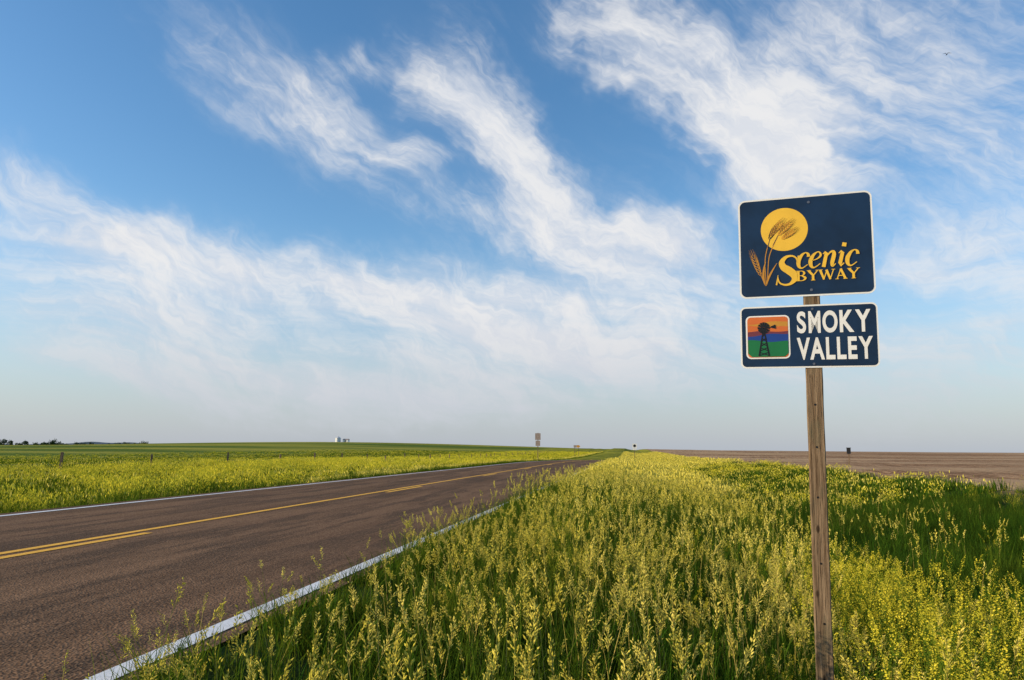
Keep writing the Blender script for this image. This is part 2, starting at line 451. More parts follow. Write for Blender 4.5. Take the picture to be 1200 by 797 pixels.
x,y=scatter(-2.14,4,0,13,18,None); parts.append((x,y,np.random.uniform(.7,1.3,len(x))*np.where(x<-1.5,.65,1)))
x,y=scatter(-2.22,-1.7,2,30,24,lambda x,y:.3+.7*lump(x*2,y,1.2,1)); parts.append((x,y,np.random.uniform(.4,.85,len(x))))
x,y=scatter(-2.05,12.5,13,26,4,lambda x,y:np.where((x>3)&(x<10),.3,1)); parts.append((x,y,np.random.uniform(.7,1.2,len(x))))
x,y=scatter(-14.5,-9.8,-2,30,17,None); parts.append((x,y,np.random.uniform(.4,.95,len(x))*(.45+.55*sstep(0,1.5,-9.8-x))))
instancer('short_grass','short',parts)
parts=[]
x,y=scatter(1.5,10.5,5,28,11,lambda x,y:np.clip((x-1.5)*.6,0,1)); parts.append((x,y,np.random.uniform(.6,1.1,len(x))))  # dark blades carry the ditch's shade in their own colour
x,y=scatter(-1.6,1.8,0,13,14,None); parts.append((x,y,np.random.uniform(.5,1.0,len(x))*edge_low(x,y)))
instancer('ditch_shade_grass','darkg',parts)
parts=[]
x,y=scatter(-14,-9.9,25,100,2.0,None); parts.append((x,y,np.random.uniform(.4,.8,len(x))))
x,y=scatter(-1.7,3,30,100,2.2,None); parts.append((x,y,np.random.uniform(.5,.9,len(x))))
x,y=scatter(3,12,26,80,2.2,None); parts.append((x,y,np.random.uniform(.6,1.0,len(x))))
x,y=scatter(-40,-14,6,100,1.5,None); parts.append((x,y,np.random.uniform(.8,1.4,len(x))))
instancer('meadow_grass','fargreen',parts,True)
parts=[]
x,y=scatter(-14,-10,100,330,1.3,None); parts.append((x,y,np.random.uniform(.5,.9,len(x))))
x,y=scatter(-100,-30,40,330,.3,None); parts.append((x,y,np.random.uniform(.7,1.3,len(x))))
instancer('horizon_meadow_grass','horizongreen',parts,True)

# ------------------------------------------------------------------ scenic byway sign
m_alu=simple_mat('aluminium_back',(.42,.42,.42),.45,.1,6,.6)
m_swhite=simple_mat('sign_white',(.80,.80,.78),.35,.04,8)
m_sblue=simple_mat('sign_navy',(.005,.022,.062),.32,.25,5)
m_syel=simple_mat('sign_yellow',(.82,.50,.045),.4,.06,8)
m_sorg=simple_mat('sign_ochre',(.55,.26,.03),.4,.06,8)
m_red=simple_mat('sign_orange_red',(.62,.15,.03),.4,.06,8)
m_mid=simple_mat('sign_blue',(.012,.05,.26),.4,.06,8)
m_grn=simple_mat('sign_green',(.01,.16,.05),.4,.06,8)
m_pur=simple_mat('sign_mauve',(.16,.035,.05),.4,.06,8)
m_blk=simple_mat('sign_black',(.008,.008,.01),.4,.1,8)
m_bolt=simple_mat('bolt_steel',(.16,.17,.20),.4,.1,30,.6)
m_wood,nt,out=mat_new('weathered_wood')
tc=nt.nodes.new('ShaderNodeTexCoord'); oc=tc.outputs['Object']
g1=noise(nt,mapping(nt,oc,scale=(60,60,2.5)),1,6,.65)
g2=noise(nt,mapping(nt,oc,scale=(160,160,6)),1,4,.7)
g3=noise(nt,mapping(nt,oc,scale=(9,9,3)),1,4,.6)
c=mixc(nt,maprange(nt,g1,.3,.7),(.125,.078,.043),(.32,.225,.14))
c=mixc(nt,maprange(nt,g2,.50,.64,0,.85),c,(.035,.022,.014))
c=mixc(nt,maprange(nt,g3,.48,.68,0,.6),c,(.13,.115,.07))
vk=N(nt,'ShaderNodeTexVoronoi'); vk.inputs['Scale'].default_value=1; nt.links.new(mapping(nt,oc,scale=(14,14,6)),vk.inputs['Vector'])
c=mixc(nt,maprange(nt,vk.outputs['Distance'],.09,.18,.9,0),c,(.03,.018,.01))
b=N(nt,'ShaderNodeBsdfPrincipled'); b.inputs['Roughness'].default_value=.85; b.inputs['Specular IOR Level'].default_value=.2
nt.links.new(c,b.inputs['Base Color'])
bp=N(nt,'ShaderNodeBump'); bp.inputs['Strength'].default_value=.9; bp.inputs['Distance'].default_value=.005
nt.links.new(g2,bp.inputs['Height']); nt.links.new(bp.outputs[0],b.inputs['Normal']); nt.links.new(b.outputs[0],out.inputs[0])

root=bpy.data.objects.new('scenic_byway_sign',None); COL.objects.link(root)
root.location=(1.049,4.499,0); root.rotation_euler=(0,R(1.0),R(-11.1))
XOFF=-.030
def rrect(cx,cz,w,h,r,y,n=6):
    pts=[]
    for (sx,sz,a0) in ((1,1,0),(-1,1,90),(-1,-1,180),(1,-1,270)):
        for i in range(n+1):
            a=R(a0+90*i/n); pts.append((cx+sx*(w/2-r)+r*math.cos(a),y,cz+sz*(h/2-r)+r*math.sin(a)))
    return pts
def flat(mb,pts,mi):
    mb.add(pts,[tuple(range(len(pts)-1,-1,-1))],mi)
def plate(mb,cx,cz,w,h,r,y0,y1,mf,mbk):
    a=rrect(cx,cz,w,h,r,y0); b_=rrect(cx,cz,w,h,r,y1); n=len(a)
    o=len(mb.v); mb.add(a+b_,[],0)
    mb.f.append(tuple(o+i for i in range(n-1,-1,-1))); mb.m.append(mf)
    mb.f.append(tuple(o+n+i for i in range(n))); mb.m.append(mbk)
    for i in range(n):
        j=(i+1)%n; mb.f.append((o+i,o+j,o+n+j,o+n+i)); mb.m.append(mbk)
SM=[m_swhite,m_sblue,m_syel,m_sorg,m_red,m_mid,m_grn,m_pur,m_blk,m_alu,m_bolt]
YF=-.0495
def stroke(mb,pts,mi,y):
    n=len(pts); vs=[]
    for i,(x,z,w) in enumerate(pts):
        a=pts[max(0,i-1)]; b_=pts[min(n-1,i+1)]
        dx,dz=b_[0]-a[0],b_[1]-a[1]; L=math.hypot(dx,dz) or 1
        nx_,nz_=-dz/L*w/2,dx/L*w/2
        vs.append((x-nx_,y,z-nz_)); vs.append((x+nx_,y,z+nz_))
    mb.add(vs,[(2*i,2*i+1,2*i+3,2*i+2) for i in range(n-1)],mi)
def catmull(pts,k=5):
    if len(pts)<3: return pts
    out_=[]; P=[pts[0]]+list(pts)+[pts[-1]]
    mw=min(p[2] for p in pts)
    for i in range(1,len(P)-2):
        for s in range(k):
            t=s/k; q=[]
            for d in range(3):
                p0,p1,p2,p3=P[i-1][d],P[i][d],P[i+1][d],P[i+2][d]
                q.append(.5*((2*p1)+(-p0+p2)*t+(2*p0-5*p1+4*p2-p3)*t*t+(-p0+3*p1-3*p2+p3)*t**3))
            q[2]=max(q[2],mw); out_.append(tuple(q))
    out_.append(pts[-1]); return out_
G={
'c':(.92,[(1,[(.80,.72,.20),(.72,.9,.16),(.5,1.0,.07),(.25,.85,.17),(.1,.5,.25),(.2,.15,.2),(.48,.0,.08),(.85,.22,.05)])]),
'e':(.95,[(1,[(.2,.46,.05),(.55,.55,.07),(.78,.75,.13),(.68,.95,.1),(.48,1.0,.07),(.22,.8,.18),(.1,.45,.25),(.22,.12,.2),(.5,.0,.08),(.88,.24,.05)])]),
'n':(1.18,[(0,[(.0,.84,.05),(.14,.98,.1),(.24,.9,.2),(.24,0,.22)]),(1,[(.26,.6,.06),(.5,.92,.1),(.74,.97,.17),(.84,.75,.23),(.82,.25,.22),(.9,.03,.12),(1.1,.18,.05)])]),
'i':(.62,[(0,[(0,.84,.05),(.14,.98,.1),(.26,.88,.21),(.24,.2,.22),(.34,.03,.14),(.54,.2,.05)]),(0,[(.27,1.26,.25),(.27,1.5,.25)])]),
'S':(.9,[(1,[(.80,.74,.03),(.74,.90,.05),(.56,.985,.06),(.33,.95,.10),(.19,.79,.17),(.27,.62,.22),(.48,.50,.25),(.68,.36,.24),(.74,.20,.18),(.60,.05,.09),(.38,.015,.06),(.16,.10,.05),(.08,.28,.03)]),(0,[(.80,.62,.015),(.82,.98,.05)]),(0,[(.05,.02,.05),(.08,.36,.015)])]),
'B':(1.03,[(0,[(.22,0,.22),(.22,1,.22)]),(1,[(.2,.97,.06),(.6,.95,.08),(.76,.76,.2),(.6,.54,.08),(.2,.52,.06)]),(1,[(.5,.52,.07),(.85,.28,.22),(.62,.04,.08),(.2,.03,.06)]),(0,[(0,.98,.05),(.3,.98,.05)]),(0,[(0,.02,.05),(.3,.02,.05)])]),
'Y':(1.08,[(0,[(.12,.97,.22),(.54,.48,.2)]),(0,[(.52,.55,.22),(.52,0,.22)]),(0,[(.95,.97,.09),(.56,.48,.1)]),(0,[(-.03,.98,.05),(.36,.98,.05)]),(0,[(.76,.98,.05),(1.1,.98,.05)]),(0,[(.32,.02,.05),(.72,.02,.05)])]),
'W':(1.45,[(0,[(.1,.97,.22),(.42,.03,.18)]),(0,[(.40,.03,.09),(.72,.97,.09)]),(0,[(.66,.97,.22),(.99,.03,.18)]),(0,[(.97,.03,.09),(1.3,.97,.09)]),(0,[(-.05,.98,.05),(.32,.98,.05)]),(0,[(1.12,.98,.05),(1.45,.98,.05)])]),
'A':(1.08,[(0,[(.50,1,.09),(.14,.02,.09)]),(0,[(.48,1,.2),(.88,.02,.22)]),(0,[(.26,.34,.08),(.75,.34,.08)]),(0,[(-.02,.02,.05),(.3,.02,.05)]),(0,[(.68,.02,.05),(1.06,.02,.05)])]),
}
def write(mb,text,x0,z0,h,sx,shear,mi,y):
    x=x0; c_=0
    for ch in text:
        adv,strs=G[ch]
        for sm,pts in strs:
            pp=catmull(pts) if sm else pts
            q=[(x+(px*sx+pz*shear)*h, z0+pz*h, pw*h) for px,pz,pw in pp]
            stroke(mb,q,mi,y-c_*.00004); c_+=1
        x+=adv*sx*h
    return x
W1,H1=.74,.61; CZ1=(2.542+1.932)/2; L1=XOFF-.37; B1=CZ1-H1/2
W2,H2=.745,.369; CZ2=(1.881+1.512)/2; L2=XOFF-.372; B2=CZ2-H2/2
mb=MB()
plate(mb,L1+W1/2,CZ1,W1,H1,.040,YF,YF+.003,0,9)
flat(mb,rrect(L1+W1/2,CZ1,W1-.020,H1-.020,.031,YF-.0008),1)
def P1(u,v): return (L1+u*W1,B1+v*H1)
dx_,dz_=P1(.352,.675); flat(mb,[(dx_+.132*math.cos(2*math.pi*i/48),YF-.0016,dz_+.132*math.sin(2*math.pi*i/48)) for i in range(48)],2)
def wheat(mb,x0,z0,ang,L,mi,mi2,y,fat=1.0):
    d=(math.cos(ang),math.sin(ang)); nrm=(-d[1],d[0])
    n=7
    for i in range(n):
        t=i/n; env=math.sin(math.pi*(.18+.74*t))
        for s in (-1,1):
            bx=x0+d[0]*L*t; bz=z0+d[1]*L*t
            ex=bx+d[0]*L*.24+nrm[0]*s*.016*env*fat; ez=bz+d[1]*L*.24+nrm[1]*s*.016*env*fat
            stroke(mb,[(bx,bz,.002),((bx+ex)/2+nrm[0]*s*.004,(bz+ez)/2+nrm[1]*s*.004,.0075*fat*env),(ex,ez,.0015)],mi,y-i*.00005-(s>0)*.00003)
            stroke(mb,[(ex,ez,.0013),(ex+d[0]*L*.25+nrm[0]*s*.003,ez+d[1]*L*.25,.0008)],mi2,y-.0005-i*.00002)
    stroke(mb,[(x0+d[0]*L,z0+d[1]*L,.003),(x0+d[0]*L*1.35,z0+d[1]*L*1.35,.001)],mi2,y-.0007)
def stem(pts,mi,w,y):
    stroke(mb,catmull([(*P1(u,v),w) for u,v in pts],6),mi,y)
stem([(.205,.14),(.200,.30),(.205,.42),(.235,.56)],3,.0045,YF-.0020)
stem([(.215,.14),(.222,.30),(.235,.42),(.275,.54),(.30,.60)],3,.0045,YF-.00195)
stem([(.222,.50),(.235,.56),(.245,.60)],1,.0028,YF-.0026)
stem([(.262,.52),(.29,.585),(.305,.62)],1,.0028,YF-.00265)
wheat(mb,*P1(.235,.585),R(62),.075,8,8,YF-.0026,.9)
wheat(mb,*P1(.245,.62),R(50),.10,3,8,YF-.0034,1.1)
wheat(mb,*P1(.305,.62),R(44),.10,3,8,YF-.0042,1.1)
wheat(mb,*P1(.330,.58),R(33),.085,3,8,YF-.0050,1.0)
stem([(.195,.13),(.175,.20),(.150,.30),(.130,.40)],3,.004,YF-.0021)
wheat(mb,*P1(.165,.22),R(108),.13,3,3,YF-.0026,1.0)
stroke(mb,catmull([(*P1(.200,.12),.003),(*P1(.185,.20),.012),(*P1(.190,.29),.010),(*P1(.205,.36),.002)],6),3,YF-.0032)
stroke(mb,catmull([(*P1(.205,.12),.003),(*P1(.225,.20),.011),(*P1(.255,.27),.008),(*P1(.29,.34),.002)],6),3,YF-.0034)
sx0,sz0=P1(.272,.115); write(mb,'S',sx0,sz0,.178,.80,.10,2,YF-.0060)
cx0,cz0=P1(.430,.275); write(mb,'cenic',cx0,cz0,.092,.78,.22,2,YF-.0060)
bx0,bz0=P1(.430,.150); write(mb,'BYWAY',bx0,bz0,.061,.98,0,2,YF-.0060)
for u,v in ((.5,.93),(.5,.06)):
    px_,pz_=P1(u,v); mb.cyl((0,YF,pz_),.008,.004,10,10,axis='Y')
mb.obj('byway_panel',SM,parent=root)

mb=MB()
plate(mb,L2+W2/2,CZ2,W2,H2,.032,YF,YF+.003,0,9)
flat(mb,rrect(L2+W2/2,CZ2,W2-.018,H2-.018,.024,YF-.0008),1)
def P2(u,v): return (L2+u*W2,B2+v*H2)
qx,qz=P2(.207,.50); QS=.245
flat(mb,rrect(qx,qz,QS,QS+.012,.028,YF-.0014),0)
iw=QS-.018; ih=QS-.004
flat(mb,rrect(qx,qz,iw,ih,.020,YF-.0020),4)
def band(z0,z1,mi,y,amp=.0,sl=0):
    n=14; top=[];bot=[]
    for i in range(n+1):
        t=-.5+i/n
        top.append((qx+t*iw*.99,y,qz+(z1+sl*t+amp*math.sin(t*7+z1*20))*ih)); bot.append((qx+t*iw*.99,y,qz+z0*ih))
    pts=top[::-1]+bot
    mb.add(pts,[tuple(range(len(pts)))],mi)
band(-.40,.36,3,YF-.0023,amp=.02,sl=.06)
band(-.40,.26,4,YF-.0026,amp=.02,sl=-.05)
band(-.40,.14,7,YF-.0029,amp=.015)
band(-.40,.06,5,YF-.0032,amp=.02,sl=.05)
band(-.40,-.10,6,YF-.0035,amp=.02,sl=-.04)
flat(mb,[(qx-iw*.40,YF-.0035,qz-ih*.485),(qx-iw*.495,YF-.0035,qz-ih*.40),(qx+iw*.495,YF-.0035,qz-ih*.40),(qx+iw*.40,YF-.0035,qz-ih*.485)],6)
wy=YF-.0041
wx,wz=qx-.022,qz+.055
for s in (-1,1): stroke(mb,[(wx,wz,.007),(wx+s*.028,qz-.112,.010)],8,wy)
for k in range(5):
    t=.2+.17*k; stroke(mb,[(wx-.028*t,wz-.165*t,.005),(wx+.028*(t+.12),wz-.165*(t+.12),.005)],8,wy-.0002-k*.00003)
    stroke(mb,[(wx+.028*t,wz-.165*t,.005),(wx-.028*(t+.12),wz-.165*(t+.12),.005)],8,wy-.0005-k*.00003)
for k in range(12):
    a=k*math.pi/6; stroke(mb,[(wx+.005*math.cos(a),wz+.005*math.sin(a),.004),(wx+.034*math.cos(a),wz+.034*math.sin(a),.014)],8,wy-.0009-k*.00002)
stroke(mb,[(wx,wz,.004),(wx+.045,wz+.004,.004)],8,wy-.0013); stroke(mb,[(wx+.040,wz+.004,.008),(wx+.066,wz+.006,.026)],8,wy-.0014)
for v in (.93,.06):
    mb.cyl((0,YF,B2+v*H2),.007,.004,10,10,axis='Y')
mb.obj('valley_panel',SM,parent=root)
def text_panel(s,u0,u1,v0,v1,name):
    """bold highway lettering: each letter is set separately so none touch"""
    bodies=[]
    for ch in s:
        cu=bpy.data.curves.new(name,'FONT'); cu.body=ch; cu.size=1; cu.offset=.030; cu.extrude=0
        ob=bpy.data.objects.new(name+'_tmp',cu); COL.objects.link(ob)
        bpy.context.view_layer.update()
        dg=bpy.context.evaluated_depsgraph_get()
        mesh=bpy.data.meshes.new_from_object(ob.evaluated_get(dg)); bpy.data.objects.remove(ob)
        co=np.zeros(len(mesh.vertices)*3); mesh.vertices.foreach_get('co',co); co=co.reshape(-1,3)
        bodies.append((co,[tuple(p.vertices) for p in mesh.polygons]))
    gap=.095; ws=[b_[0][:,0].max()-b_[0][:,0].min() for b_ in bodies]
    sc_=[.84 if ch=='M' else (.92 if ch=='O' else 1.0) for ch in s]
    ws=[w*k for w,k in zip(ws,sc_)]
    tot=sum(ws)+gap*(len(s)-1)
    kern={('A','L'):-.02,('V','A'):-.11,('K','Y'):-.03,('E','Y'):-.02,('S','M'):.03}
    x0,z0=P2(u0,v0); x1,z1=P2(u1,v1)
    for a_,b_ in zip(s,s[1:]): tot+=kern.get((a_,b_),0)
    k=(x1-x0)/tot; cx=0; mb=MB()
    for i,(co,fs) in enumerate(bodies):
        if i: cx+=kern.get((s[i-1],s[i]),0)
        mn=co.min(0); mx=co.max(0)
        X=x0+((co[:,0]-mn[0])*sc_[i]+cx)*k; Z=z0+(co[:,1]-mn[1])/(mx[1]-mn[1])*(z1-z0)
        mb.add([(X[j],YF-.0025,Z[j]) for j in range(len(X))],fs,0)
        cx+=ws[i]+gap
    mb.obj(name,[m_swhite],parent=root)
text_panel('SMOKY',.425,.950,.545,.895,'lettering_smoky')
text_panel('VALLEY',.420,.958,.125,.475,'lettering_valley')
mb=MB(); hw=.0445; bv=.005
prof=[(-hw+bv,-hw),(hw-bv,-hw),(hw,-hw+bv),(hw,hw-bv),(hw-bv,hw),(-hw+bv,hw),(-hw,hw-bv),(-hw,-hw+bv)]
zz=np.linspace(-1.4,2.40,60); vs=[]
for z in zz:
    j=rnd(-.0007,.0007)
    for (a,b_) in prof: vs.append((a+j+rnd(-.0006,.0006),b_+rnd(-.0004,.0004),z))
fs=[(i*8+k,i*8+(k+1)%8,(i+1)*8+(k+1)%8,(i+1)*8+k) for i in range(len(zz)-1) for k in range(8)]
fs.append(tuple(len(vs)-8+k for k in range(8)))
mb.add(vs,fs,0)
post=mb.obj('post',[m_wood],parent=root)
mb=MB()
for z in (1.30,1.06,.78,.42,.1,-.2):
    mb.cyl((rnd(-.01,.01),-hw-.0006,z),.006,.001,10,0,axis='Y')
mb.obj('bolt_holes',[m_blk],parent=root)

# ------------------------------------------------------------------ distant street furniture
def gz(x,y): return float(terrain(x,y))
def empty(name,x,y,rz=0):
    e=bpy.data.objects.new(name,None); e.location=(x,y,gz(x,y)); e.rotation_euler=(0,0,rz); COL.objects.link(e); return e
m_brown=simple_mat('post_wood',(.16,.11,.07),.85,.3,12)
m_sgrey=simple_mat('sign_back_plate',(.30,.24,.21),.6,.1,6)
e=empty('road_sign',-12.0,100)
mb=MB(); mb.box((0,0,2.1),(.10,.10,4.3),0); mb.obj('post',[m_brown],parent=e)
mb=MB(); plate(mb,0,3.75,.74,.90,.06,-.08,-.06,0,0); plate(mb,0,2.85,.62,.70,.05,-.08,-.06,0,0); mb.obj('panels',[m_sgrey,m_swhite],parent=e)
e=empty('route_marker_sign',1.4,165)
mb=MB(); mb.box((0,0,1.8),(.10,.10,3.7),0); mb.obj('post',[m_brown],parent=e)
mb=MB(); plate(mb,0,3.35,.95,.95,.08,-.08,-.06,0,2)
mb.cyl((0,-.085,3.35),.30,.004,20,1,axis='Y'); mb.box((0,-.082,2.62),(.8,.02,.35),0); mb.obj('panels',[m_swhite,m_blk,m_alu],parent=e)
e=empty('direction_sign',-12.9,190)
mb=MB(); mb.box((-.5,0,1.6),(.1,.1,3.4),0); mb.box((.5,0,1.6),(.1,.1,3.4),0); mb.obj('posts',[m_brown],parent=e)
mb=MB(); mb.box((-.38,-.07,3.05),(.75,.03,.6),0); mb.add([(0.02,-.08,2.75),(.60,-.08,2.75),(.95,-.08,3.05),(.60,-.08,3.35),(.02,-.08,3.35)],[(0,1,2,3,4)],1); mb.obj('board',[m_sgrey,m_sorg],parent=e)
e=empty('utility_marker_post',21.5,78,R(-20))
mb=MB(); mb.box((0,0,.75),(.12,.12,1.5),0); mb.obj('post',[m_brown],parent=e)
mb=MB(); mb.box((0,-.02,1.35),(.36,.24,.55),0); mb.box((0,-.02,1.65),(.42,.30,.05),0); mb.obj('box',[m_blk],parent=e)
e=bpy.data.objects.new('wire_fence',None); COL.objects.link(e)
mb=MB(); wires=MB(); prev=None
y=14.0
while y<300:
    x=-31+.5*math.sin(y*.13); z=gz(x,y); h=rnd(1.25,1.6)
    rot=Euler((rnd(-.06,.06),rnd(-.06,.06),rnd(0,1))).to_matrix()
    mb.box((x,y,z+h/2-.1),(.12,.12,h),0,rot)
    if prev:
        for k in (.5,.8,1.1):
            wires.ribbon([Vector((prev[0],prev[1],prev[2]+k)),Vector((x,y,z+k))],[.006,.006],(0,0,1),0)
    prev=(x,y,z); y+=rnd(6,9)
mb.obj('fence_posts',[m_brown],parent=e); wires.obj('fence_wires',[m_bolt],parent=e)
m_galv=simple_mat('galvanised_steel',(.62,.63,.64),.45,.08,3,.2)
e=empty('grain_bin',-262,650)
mb=MB(); mb.cyl((0,0,0),2.4,4.2,24,0); mb.cyl((0,0,4.2),2.55,1.3,24,0,r2=.3); mb.cyl((0,0,5.5),.3,.25,12,0)
mb.obj('bin',[m_galv],parent=e)
e=empty('farm_shed',-255,652)
mb=MB(); mb.box((0,0,1.2),(5,4,2.4),0)
mb.add([(-2.7,-2.2,2.4),(2.7,-2.2,2.4),(2.7,2.2,2.4),(-2.7,2.2,2.4),(-2.7,0,3.4),(2.7,0,3.4)],[(0,1,5,4),(2,3,4,5),(0,4,3),(1,2,5)],1); mb.box((0,-2.02,1),(1.6,.06,2),1)
mb.obj('shed',[m_swhite,m_sgrey],parent=e)
m_tree=plant_mat('tree_leaves',(.035,.06,.025),(.05,.08,.03),(.045,.07,.035),0,pscale=.05)
mb=MB()
def tree(x,y,h):
    z=gz(x,y)
    for k in range(3): mb.ribbon([Vector((x,y,z)),Vector((x+rnd(-.1,.1)*h,y,z+h*.6))],[.06*h,.02*h],(1,0,0),1)
    lob=[(x+rnd(-.3,.3)*h,y+rnd(-.3,.3)*h,z+rnd(.4,.8)*h,rnd(.16,.28)*h) for _ in range(7)]
    for _ in range(260):
        lx,ly,lz,lr=random.choice(lob); v=Vector((rnd(-1,1),rnd(-1,1),rnd(-1,1))).normalized()*lr*rnd(.5,1.05)
        mb.leaf((lx+v.x,ly+v.y,lz+v.z),(rnd(-1,1),rnd(-1,1),rnd(-1,1)),(rnd(-1,1),rnd(-1,1),rnd(-1,1)),.12*h,.1*h,0)
for i in range(46):
    a=R(rnd(-44,-35)); D=rnd(1200,1600); tree(D*math.sin(a),D*math.cos(a),rnd(6,13))
for i in range(16):
    a=R(rnd(-36,-29)); D=rnd(1500,1900); tree(D*math.sin(a),D*math.cos(a),rnd(6,9))
for i in range(5):
    a=R(rnd(-18,-15)); tree(900*math.sin(a),900*math.cos(a),rnd(4,6))
mb.obj('distant_trees',[m_tree,m_brown])
m_ridge=simple_mat('ridge',(.11,.14,.17),1,.1,.002,spec=0)  # distance haze is mixed into this blue-grey base colour
mb=MB(); n=120; vs=[]
for i in range(n+1):
    a=R(-62+ i*44/n); D=5200
    h=40*(1-sstep(-34,-19,math.degrees(a)))*(.75+.25*math.sin(i*.21)+.1*math.sin(i*.9))
    vs+= [(D*math.sin(a),D*math.cos(a),-8),((D+500)*math.sin(a),(D+500)*math.cos(a),float(h))]
mb.add(vs,[(2*i,2*i+2,2*i+3,2*i+1) for i in range(n)],0); mb.obj('distant_hills',[m_ridge],smooth=True)
e=bpy.data.objects.new('bird',None); COL.objects.link(e); e.location=(23.7,55.1,30.1)
mb=MB(); mb.spike((0,-.18,0),(0,1,.05),.36,.09,0)
mb.add([(0,-.05,.02),(.12,.0,.09),(.34,-.06,.05),(.12,-.10,.08)],[(0,1,2,3)],0)
mb.add([(0,-.05,.02),(-.12,.0,.09),(-.34,-.06,.05),(-.12,-.10,.08)],[(3,2,1,0)],0)
mb.add([(0,-.14,0),(.05,-.26,0),(-.05,-.26,0)],[(0,1,2)],0); mb.obj('body',[m_blk],parent=e)

# ------------------------------------------------------------------ sky
YAW=8.88; PITCH=8.5; F=867.0
def to_azel(x,y):
    """turn a measured bearing in the survey picture into (azimuth, elevation) in radians"""
    xr=(x-600)/F; yr=(398.5-y)/F; p=R(PITCH)
    fw=math.cos(p)-math.sin(p)*yr; up=math.sin(p)+math.cos(p)*yr
    return math.atan2(xr,fw)-R(YAW), math.atan2(up,math.hypot(xr,fw))
strokes=[
(150,-20,420,180,60,.24),(200,20,560,280,42,.34),(330,60,480,190,46,.25),(395,55,440,80,20,.45),(440,-20,620,60,50,.18),
(465,60,620,150,42,.62),(500,110,640,210,42,.58),(560,180,720,290,48,.62),(600,250,720,300,36,.38),(430,195,520,190,14,.4),(450,225,640,290,28,.38),
(700,300,880,350,34,.40),(715,270,800,280,24,.6),(600,270,900,400,70,.25),
(620,-20,800,70,46,.56),(690,10,840,130,44,.56),(810,140,960,190,48,.9),(830,100,960,230,56,.36),(760,60,1100,120,70,.25),
(960,60,1250,330,230,.38),(1090,175,1230,205,30,.3),(1060,290,1230,300,28,.3),(1140,370,1230,362,20,.35),(900,-20,1230,60,80,.24),
(-60,235,180,290,40,.58),(60,280,330,330,36,.62),(-50,320,300,370,50,.42),(250,318,480,352,34,.60),(400,338,640,380,38,.68),(560,358,760,400,36,.60),
(640,388,900,430,40,.56),(-60,390,400,420,42,.36),(250,400,760,430,46,.46),(-100,450,600,456,30,.38),(300,450,900,468,30,.38),
(860,405,1240,430,42,.48),(700,470,1300,478,30,.34),(-60,200,80,215,24,.3),(-150,400,800,430,120,.16),
]
W=bpy.data.worlds.new('World'); scene.world=W; W.use_nodes=True; nt=W.node_tree
try:
    W.cycles.sampling_method='MANUAL'; W.cycles.sample_map_resolution=512
except Exception as ex: print(ex)
for n in list(nt.nodes): nt.nodes.remove(n)
out=nt.nodes.new('ShaderNodeOutputWorld'); bg=nt.nodes.new('ShaderNodeBackground'); bg.inputs[1].default_value=.10
sky=nt.nodes.new('ShaderNodeTexSky'); sky.sky_type='NISHITA'; sky.sun_disc=False
SUN_EL=R(17); SUN_AZ=R(-108)
sky.sun_elevation=SUN_EL; sky.sun_rotation=SUN_AZ; sky.air_density=1.0; sky.dust_density=.6; sky.ozone_density=2.0
tc=nt.nodes.new('ShaderNodeTexCoord'); sp=nt.nodes.new('ShaderNodeSeparateXYZ'); nt.links.new(tc.outputs['Generated'],sp.inputs[0])
az=mth(nt,'ARCTAN2',sp.outputs[0],sp.outputs[1]); el=mth(nt,'ARCSINE',sp.outputs[2])
cb=nt.nodes.new('ShaderNodeCombineXYZ'); nt.links.new(az,cb.inputs[0]); nt.links.new(el,cb.inputs[1])
def vm(op,a,b=None,c=None,out_=0):
    n=nt.nodes.new('ShaderNodeVectorMath'); n.operation=op
    for i,v in enumerate((a,b,c)):
        if v is None: continue
        if isinstance(v,tuple): n.inputs[i].default_value=v
        else: nt.links.new(v,n.inputs[i])
    return n.outputs['Value'] if op=='DOT_PRODUCT' else n.outputs[0]
def aff(v,mx,my,c0=(0,0,0)):
    X,Y=v; return vm('MULTIPLY_ADD',Y,my,vm('MULTIPLY_ADD',X,mx,c0))
def split(v):
    s=nt.nodes.new('ShaderNodeSeparateXYZ'); nt.links.new(v,s.inputs[0]); return s.outputs[0],s.outputs[1]
def streak(v,ang,sx,sy):
    c_,s_=math.cos(ang),math.sin(ang)
    return aff(v,(c_/sx,-s_/sy,0),(s_/sx,c_/sy,0))
c0=noise(nt,cb.outputs[0],3.6,1,.5,True,dim='2D')
w1=vm('MULTIPLY_ADD',c0,(.11,.08,0),vm('ADD',cb.outputs[0],(-.055,-.04,0)))
c1=noise(nt,cb.outputs[0],13,3,.6,True,dim='2D')
w2=vm('MULTIPLY_ADD',c1,(.10,.050,0),vm('ADD',w1,(-.05,-.025,0)))
W1v=split(w1); W2v=split(w2)
total=None
rows=[]
for (x0,y0,x1,y1,hw_,wt) in strokes:
    a0,e0=to_azel(x0,y0); a1,e1=to_azel(x1,y1)
    L=math.hypot(a1-a0,e1-e0); hwr=hw_/F; ang=math.atan2(e1-e0,a1-a0)
    sx=L/2+hwr*1.4; sy=hwr*1.9; c_,s_=math.cos(ang),math.sin(ang); cx,cy=(a0+a1)/2,(e0+e1)/2
    rows.append((c_/sx,s_/sx,-(c_*cx+s_*cy)/sx,-s_/sy,c_/sy,(s_*cx-c_*cy)/sy,wt))
while len(rows)%3: rows.append((1,0,50,0,1,50,0))
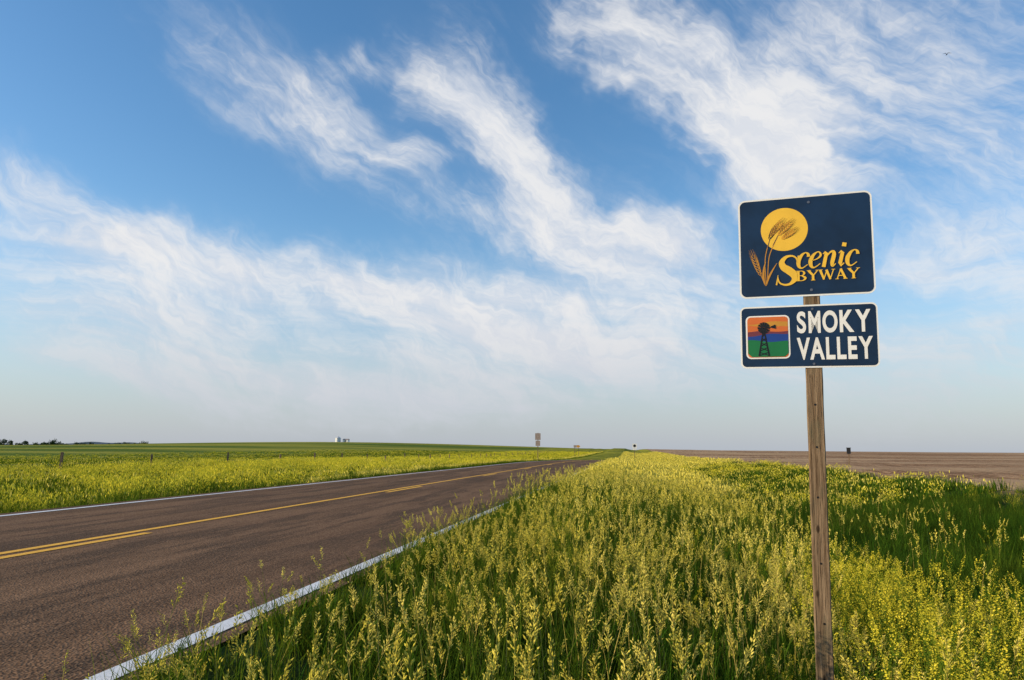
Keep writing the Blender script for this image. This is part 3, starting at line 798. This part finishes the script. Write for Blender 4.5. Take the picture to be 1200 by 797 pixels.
for i in range(0,len(rows),3):        # three cloud streaks are evaluated at once in the vector channels
    g=list(zip(*rows[i:i+3]))
    u=aff(W2v,g[0],g[1],g[2]); v=aff(W2v,g[3],g[4],g[5])
    r2=vm('MULTIPLY_ADD',v,v,vm('MULTIPLY',u,u))
    f=vm('MAXIMUM',vm('MULTIPLY_ADD',r2,(-1,-1,-1),(1,1,1)),(0,0,0))
    d_=vm('DOT_PRODUCT',vm('MULTIPLY',f,f),g[6])
    total=d_ if total is None else mth(nt,'ADD',total,d_)
hi=noise(nt,streak(W1v,R(-38),.45,.060),1,5,.64,dim='2D')
lo=noise(nt,streak(W1v,R(-8),.50,.045),1,5,.62,dim='2D')
fine=noise(nt,streak(W2v,R(-30),.12,.036),1,5,.66,dim='2D')
elf=maprange(nt,el,R(10),R(20))
nmix=nt.nodes.new('ShaderNodeMix'); nmix.data_type='FLOAT'
nt.links.new(elf,nmix.inputs[0]); nt.links.new(lo,nmix.inputs[2]); nt.links.new(hi,nmix.inputs[3])
nn=mth(nt,'ADD',mth(nt,'MULTIPLY',nmix.outputs[0],.6),mth(nt,'MULTIPLY',fine,.4))
nn=maprange(nt,nn,.32,.67,0,1,False)
away=maprange(nt,mth(nt,'ABSOLUTE',mth(nt,'ADD',az,R(YAW))),R(42),R(60))
above=maprange(nt,el,R(36),R(48))
oth=mth(nt,'MAXIMUM',away,above)
gen=maprange(nt,noise(nt,w1,1.8,2,.6,dim='2D'),.42,.66,0,.6)
total=mth(nt,'MULTIPLY_ADD',gen,oth,total)
er=mth(nt,'SUBTRACT',total,mth(nt,'MULTIPLY',mth(nt,'SUBTRACT',1.0,nn),1.05))
gate=maprange(nt,total,.0,.6)
a=mth(nt,'ADD',mth(nt,'MULTIPLY',maprange(nt,er,-.52,.80,0,.80),gate),maprange(nt,total,0,1.2,0,.22))
hs=nt.nodes.new('ShaderNodeHueSaturation'); hs.inputs['Saturation'].default_value=1.24; hs.inputs['Value'].default_value=1.95
nt.links.new(sky.outputs[0],hs.inputs['Color'])
hz=maprange(nt,el,R(-4),R(17),1,0)
skyc=mixc(nt,hz,hs.outputs[0],(4.4,4.9,5.8))
cc=mixc(nt,maprange(nt,fine,.35,.65),(7.2,7.5,8.1),(8.4,8.4,8.5))
cc=mixc(nt,maprange(nt,el,R(0),R(13),1,0),cc,(5.7,6.0,6.6))
fin=mixc(nt,mth(nt,'MULTIPLY',a,.97,clamp=True),skyc,cc)
nt.links.new(fin,bg.inputs[0]); nt.links.new(bg.outputs[0],out.inputs[0])

# ------------------------------------------------------------------ sun
sl=bpy.data.lights.new('sun','SUN'); sl.energy=5.0; sl.angle=R(.5); sl.color=(1,.80,.52)
so=bpy.data.objects.new('sun',sl); COL.objects.link(so)
d=Vector((math.sin(SUN_AZ)*math.cos(SUN_EL),math.cos(SUN_AZ)*math.cos(SUN_EL),math.sin(SUN_EL)))
so.rotation_euler=d.to_track_quat('Z','Y').to_euler()

# ------------------------------------------------------------------ camera
cam=bpy.data.cameras.new('camera'); cam.lens=26; cam.sensor_width=36; cam.clip_start=.05; cam.clip_end=30000
co=bpy.data.objects.new('camera',cam); COL.objects.link(co)
Mx=Matrix.Rotation(R(YAW),4,'Z')@Matrix.Rotation(R(90+PITCH),4,'X')@Matrix.Rotation(R(.35),4,'Z')
co.matrix_world=Matrix.Translation((0,0,1.03))@Mx
scene.camera=co
scene.view_settings.view_transform='Standard'; scene.view_settings.look='None'; scene.view_settings.exposure=0
